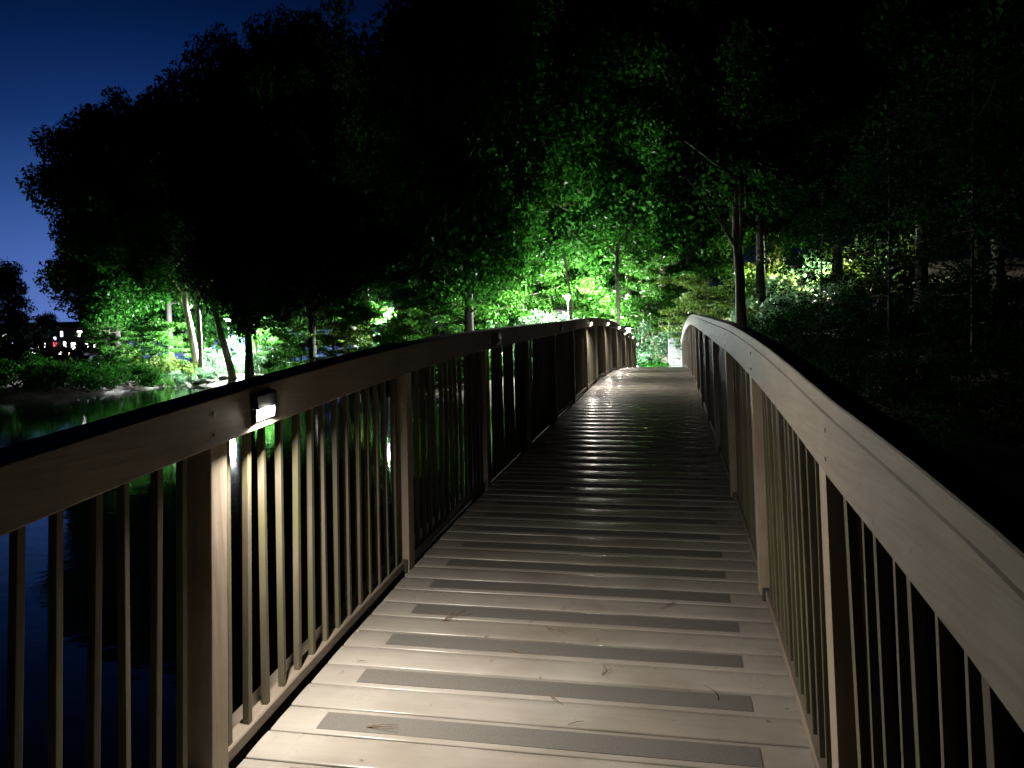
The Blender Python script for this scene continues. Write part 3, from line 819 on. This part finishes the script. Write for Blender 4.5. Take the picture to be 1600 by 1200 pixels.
# --- shrubs
G_S = 'shrubs along the far shore'
def shrub(px, d, k, s, lm, txt, dz=0.0, group=G_S):
    p = stand(px, d); p.z += dz
    plant('shrub', SHRUB[k], p, (px*0.61) % 6.28, s, txt, 'shrub', group, lm, M_BARK, (0, 0), ('stem', 'foliage'))
shrubs = [
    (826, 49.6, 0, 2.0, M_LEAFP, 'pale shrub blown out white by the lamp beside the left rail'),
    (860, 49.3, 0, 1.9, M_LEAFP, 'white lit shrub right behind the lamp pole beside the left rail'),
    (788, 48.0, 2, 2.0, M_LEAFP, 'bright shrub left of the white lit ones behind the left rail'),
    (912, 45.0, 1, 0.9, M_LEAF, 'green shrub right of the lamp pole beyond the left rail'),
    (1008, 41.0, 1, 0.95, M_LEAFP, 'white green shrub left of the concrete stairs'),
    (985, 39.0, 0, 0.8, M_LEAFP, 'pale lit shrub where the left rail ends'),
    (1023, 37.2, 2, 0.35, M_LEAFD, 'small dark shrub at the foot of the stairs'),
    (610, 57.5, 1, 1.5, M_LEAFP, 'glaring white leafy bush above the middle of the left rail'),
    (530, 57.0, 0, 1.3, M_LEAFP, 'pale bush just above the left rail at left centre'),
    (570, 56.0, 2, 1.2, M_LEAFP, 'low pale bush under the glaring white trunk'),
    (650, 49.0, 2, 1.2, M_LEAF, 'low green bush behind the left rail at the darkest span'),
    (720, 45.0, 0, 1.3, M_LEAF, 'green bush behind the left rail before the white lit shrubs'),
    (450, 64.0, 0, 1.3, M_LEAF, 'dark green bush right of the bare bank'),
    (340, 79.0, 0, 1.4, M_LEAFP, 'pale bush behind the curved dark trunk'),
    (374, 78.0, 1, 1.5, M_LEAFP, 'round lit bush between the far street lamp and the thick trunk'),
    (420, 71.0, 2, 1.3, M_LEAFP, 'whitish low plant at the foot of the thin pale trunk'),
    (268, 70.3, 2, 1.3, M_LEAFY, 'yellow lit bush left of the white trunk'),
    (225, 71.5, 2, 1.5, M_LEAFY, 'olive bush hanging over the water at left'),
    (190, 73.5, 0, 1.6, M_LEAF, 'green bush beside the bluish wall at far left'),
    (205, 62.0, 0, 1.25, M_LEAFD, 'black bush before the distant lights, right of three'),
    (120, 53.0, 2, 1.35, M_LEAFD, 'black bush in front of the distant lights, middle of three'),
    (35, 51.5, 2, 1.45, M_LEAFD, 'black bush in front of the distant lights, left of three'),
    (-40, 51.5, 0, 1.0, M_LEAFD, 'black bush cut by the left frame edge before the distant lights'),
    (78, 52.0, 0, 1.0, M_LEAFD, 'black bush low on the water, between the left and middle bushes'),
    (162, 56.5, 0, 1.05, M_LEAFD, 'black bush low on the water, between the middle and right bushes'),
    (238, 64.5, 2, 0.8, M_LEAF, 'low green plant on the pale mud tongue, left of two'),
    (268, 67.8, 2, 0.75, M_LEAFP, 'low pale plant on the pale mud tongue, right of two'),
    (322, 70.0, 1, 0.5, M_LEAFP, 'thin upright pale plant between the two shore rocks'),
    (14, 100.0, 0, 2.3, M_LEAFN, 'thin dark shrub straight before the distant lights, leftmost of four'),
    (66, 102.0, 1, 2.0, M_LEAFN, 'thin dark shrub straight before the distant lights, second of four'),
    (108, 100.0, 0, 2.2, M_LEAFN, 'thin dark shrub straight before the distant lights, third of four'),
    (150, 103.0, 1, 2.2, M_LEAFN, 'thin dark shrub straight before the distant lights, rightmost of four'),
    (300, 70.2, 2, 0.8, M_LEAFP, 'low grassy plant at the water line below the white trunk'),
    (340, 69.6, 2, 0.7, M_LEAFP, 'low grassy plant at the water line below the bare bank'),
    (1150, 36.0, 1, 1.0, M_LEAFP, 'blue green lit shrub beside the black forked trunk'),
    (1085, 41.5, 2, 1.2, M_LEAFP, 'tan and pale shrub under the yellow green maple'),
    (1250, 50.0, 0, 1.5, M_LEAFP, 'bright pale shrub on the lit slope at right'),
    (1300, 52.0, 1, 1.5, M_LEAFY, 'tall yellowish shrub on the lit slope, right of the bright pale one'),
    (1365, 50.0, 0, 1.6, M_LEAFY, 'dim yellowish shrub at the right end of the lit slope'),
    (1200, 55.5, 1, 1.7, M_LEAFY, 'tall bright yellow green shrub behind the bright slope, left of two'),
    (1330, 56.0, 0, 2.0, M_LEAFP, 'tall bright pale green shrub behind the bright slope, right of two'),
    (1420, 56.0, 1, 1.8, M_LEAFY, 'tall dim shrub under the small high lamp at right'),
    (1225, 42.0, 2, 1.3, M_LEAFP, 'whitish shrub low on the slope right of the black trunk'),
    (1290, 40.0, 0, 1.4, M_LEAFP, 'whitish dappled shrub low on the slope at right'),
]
for a in shrubs: shrub(*a)

# --- dark thicket beside the bridge on the right, in silhouette
G_N = 'dark leafy growth right of the bridge'
def near(px, d, proto, name, s, txt, lm=M_LEAFN, group=G_N):
    nm = ('stem', 'foliage') if name == 'shrub' else ('trunk', 'crown')
    plant(name, proto, stand(px, d), (px*0.53+d) % 6.28, s, txt, 'shrub' if name == 'shrub' else 'tree', group, lm, M_DARKBARK, (0, 0), nm)
for px, d, k, s in [(1190, 34, 1, 0.75), (1222, 38, 0, 0.8), (1165, 37, 1, 0.6), (1248, 36, 1, 0.8), (1330, 31, 0, 0.8), (1225, 30, 0, 0.62), (1262, 32, 0, 0.6), (1310, 27, 1, 0.8), (1400, 25, 0, 0.9), (1500, 22, 1, 1.0), (1600, 19, 0, 1.0), (1350, 35, 1, 0.8), (1460, 32, 0, 1.1), (1580, 28, 1, 1.3)]:
    near(px, d, NEARSHRUB[k], 'shrub', s, 'dark leafy shrub in the black thicket right of the bridge', group='shrubs in the black thicket')
near(1285, 33, NEARTREE[0], 'thicket_tree', 0.8, 'dark small tree with gappy leaves before the lit slope, nearest the bridge')
near(1390, 30, NEARTREE[1], 'thicket_tree', 0.9, 'dark small tree with gappy leaves before the lit slope, middle of three')
near(1520, 26, NEARTREE[0], 'thicket_tree', 1.0, 'dark small tree at the right edge, farthest right of three')

# ------------------------------------------------------------------ lamps on the shore
def street_lamp(px, d, head_py, label, strength, col, r=0.13, shade=0.22):
    hp = at(px, d, head_py); g = gz(hp.x, hp.y)
    t = empty('street_lamp', (hp.x, hp.y, g)); H = hp.z-g
    pole = MB().tube([(0, 0, -0.1), (0, 0, 0.25), (0, 0, 0.26), (0, 0, H-0.12)], [0.07, 0.07, 0.028, 0.02], 12)
    link('pole', pole.mesh('pole', M_POLE), None, t)
    cap = MB().tube([(0, 0, H+0.10), (0, 0, H+0.12), (0, 0, H+0.22)], [shade, shade, 0.05], 16)  # hood added above the globe, sized to cut light rising into the crowns
    link('added_hood', cap.mesh('added_hood', M_BLACK), None, t)
    gl = MB().tube([(0, 0, H-0.13), (0, 0, H-0.08), (0, 0, H+0.03), (0, 0, H+0.096)], [r*0.6, r, r*1.05, r*0.8], 14)
    link('globe', gl.mesh('globe', emit_mat('street_lamp_glow', col, strength)), None, t)
    tag(t, label, 'street lamp', 'street lamps on the far shore')
street_lamp(357, 73.5, 499, 'far white street lamp behind the curved dark trunk', 19000, (0.86, 0.95, 1.0), 0.17, 0.52)
street_lamp(603, 61, 490, 'white street lamp half hidden in leaves above the left rail', 9500, (0.86, 0.95, 1.0), 0.15, 0.20)
street_lamp(887, 47.5, 464, 'street lamp with a white pole beyond the crest of the left rail', 8200, (0.94, 1.0, 0.90), 0.105, 0.105)
street_lamp(1400, 62, 338, 'small white lamp high on the dark slope at right', 120, (1.0, 0.98, 0.9), 0.15, 0.5)
street_lamp(1262, 52.5, 432, 'warm lamp hidden in leaves over the bright slope at right', 11500, (1.0, 0.95, 0.80), 0.14, 0.45)
street_lamp(979, 36.0, 517, 'low white lamp behind the far end of the left rail near the stairs', 1000, (0.85, 1.0, 0.95), 0.13, 0.34)

# ------------------------------------------------------------------ landing path, stairs, handrail
mb = MB()
secs = []
for i in range(12):
    y = 31.95+i*0.62; z = 0.66+0.012*i
    secs.append([(-0.75, y, z-0.3), (1.75, y, z-0.3), (1.75, y, z), (-0.75, y, z)])
path = mb.sweep(secs).build('path', M_CONC); tag(path, kind='structure')

st = empty('staircase', (1.0, 38.8, 0.78)); tag(st, 'white lit concrete stairs climbing the bank past the bridge end', 'stairs')
SX0, SX1 = -0.72, 0.95
for i in range(9):
    o = MB().box(SX0+0.02, SX1-0.02, i*0.36+0.05, i*0.36+0.36, i*0.155-0.25, i*0.155+0.098).box(SX0, SX1, i*0.36-0.005, i*0.36+0.375, i*0.155+0.099, i*0.155+0.150).build('step', M_CONC, st)
hr = MB()
rail_pts = lambda x, h: [(x, 0.1, 0.15+h), (x, 3.2, 1.5+h), (x, 4.2, 1.5+h)]
for x in (SX0+0.05, SX1-0.05):
    hr = MB(); hr.tube(rail_pts(x, 0.92), 0.022, 8); hr.tube(rail_pts(x, 0.5), 0.018, 8)
    hro = hr.build('handrail', M_RAILSTEEL, st)
    for y in (0.1, 1.1, 2.15, 3.2, 4.2):
        z = 0.15+1.35*min(1, max(0, (y-0.1)/3.1))
        MB().tube([(x, y, z-0.15), (x, y, z+0.9)], 0.02, 8).build('handrail_post', M_RAILSTEEL, hro)
MB().box(SX0, SX1, 3.25, 4.4, 1.0, 1.36).build('landing', M_CONC, st, 0.012)

# stones along the water edge under the lit bank
for i, (px, d, s, txt) in enumerate([(283, 69.6, 0.5, 'flat grey rock at the water line left of the white trunk'), (318, 69.2, 0.45, 'flat grey rock at the water line under the bare bank'),
                                     (355, 68.6, 0.4, 'grey rock at the water line below the curved dark trunk')]):
    p = stand(px, d); bm = bmesh.new(); bmesh.ops.create_icosphere(bm, subdivisions=3, radius=1)
    r = random.Random(i)
    for v in bm.verts:
        n = 1+0.16*math.sin(v.co.x*3.1+i)*math.cos(v.co.y*2.7)+0.10*math.sin(v.co.z*5+i*2)
        v.co = Vector((v.co.x*n*s*2.0, v.co.y*n*s*1.2, v.co.z*n*s*0.55))
    me = bpy.data.meshes.new('rock'); bm.to_mesh(me); bm.free()
    for q in me.polygons: q.use_smooth = True
    o = link('rock', me, M_STONE, None, (p.x, p.y, p.z+0.05)); tag(o, txt, 'rock', 'rocks at the water line')

# ------------------------------------------------------------------ far lit buildings
M_WALLB = plain_mat('blue_grey_wall', (0.10, 0.14, 0.26), 0.8, 0, 0.15, 2)
M_ROOF = plain_mat('roof_sheet', (0.06, 0.05, 0.06), 0.7, 0, 0.2, 3)
M_WALLD = plain_mat('dark_wall', (0.12, 0.11, 0.13), 0.85, 0, 0.2, 2)
GLOW = [emit_mat('window_white', (0.95, 0.97, 1.0), 3.2), emit_mat('window_pink', (1.0, 0.72, 0.80), 2.2), emit_mat('window_lilac', (0.66, 0.66, 1.0), 1.2),
        emit_mat('window_warm', (1.0, 0.86, 0.62), 2.6), emit_mat('window_red', (1.0, 0.10, 0.16), 1.0)]
def house(pxa, pxb, d, h, label, wall, wins, name='pavilion'):
    a, b = at(pxa, d), at(pxb, d); ga = min(gz(a.x, a.y), gz(b.x, b.y))
    L = (b.xy-a.xy).length; ang = math.atan2(b.y-a.y, b.x-a.x)
    t = empty(name, (a.x, a.y, ga), ang)
    MB().box(0, L, 0.0, 6, -0.3, h).build('wall', wall, t)
    MB().sweep([[(x, -0.5, h+0.004), (x, 6.5, h+0.004), (x, 6.5, h+0.25), (x, 3, h+1.0), (x, -0.5, h+0.25)] for x in (-0.4, L+0.4)]).build('roof', M_ROOF, t)
    for x0, x1, z0, z1, m in wins:
        f = MB().box(x0*L-0.06, x1*L+0.06, -0.05, -0.004, z0-0.06, z1+0.06).build('window', M_BLACK, t)
        MB().box(x0*L, x1*L, -0.075, -0.054, z0, z1).build('pane', GLOW[m], f)
    tag(t, label, 'building')
r = random.Random(5); wins = []
for row, (za, zb) in enumerate(((1.9, 2.9), (3.1, 4.2), (4.4, 5.6))):
    x = 0.01+0.02*row
    while x < 0.95:
        w_ = r.uniform(0.010, 0.034); z0 = r.uniform(za, za+0.5); z1 = min(zb, z0+r.uniform(0.35, 1.0))
        if r.random() < (0.95, 0.8, 0.45)[row]: wins.append((x, x+w_, z0, z1, r.choice([0, 0, 0, 1, 2, 3, 0, 2, 4 if row == 1 else 0])))
        x += w_+r.uniform(0.014, 0.045)
house(-70, 162, 112, 6.0, 'long low building with glowing white and pink windows far across the pond', M_WALLD, wins)
house(142, 186, 92, 2.2, 'small bluish shed beside the glowing far windows', M_WALLB, [(0.25, 0.45, 0.9, 1.5, 2)], 'shed')
house(300, 392, 90, 4.6, 'blue grey building wall seen between the trunks behind the far street lamp', M_WALLB, [(0.1, 0.16, 1.2, 2.2, 2), (0.62, 0.68, 1.2, 2.2, 2)], 'building')
house(866, 912, 60, 3.2, 'slate blue hut behind the street lamp beyond the left rail', M_WALLB, [(0.62, 0.78, 1.1, 1.8, 2)], 'hut')
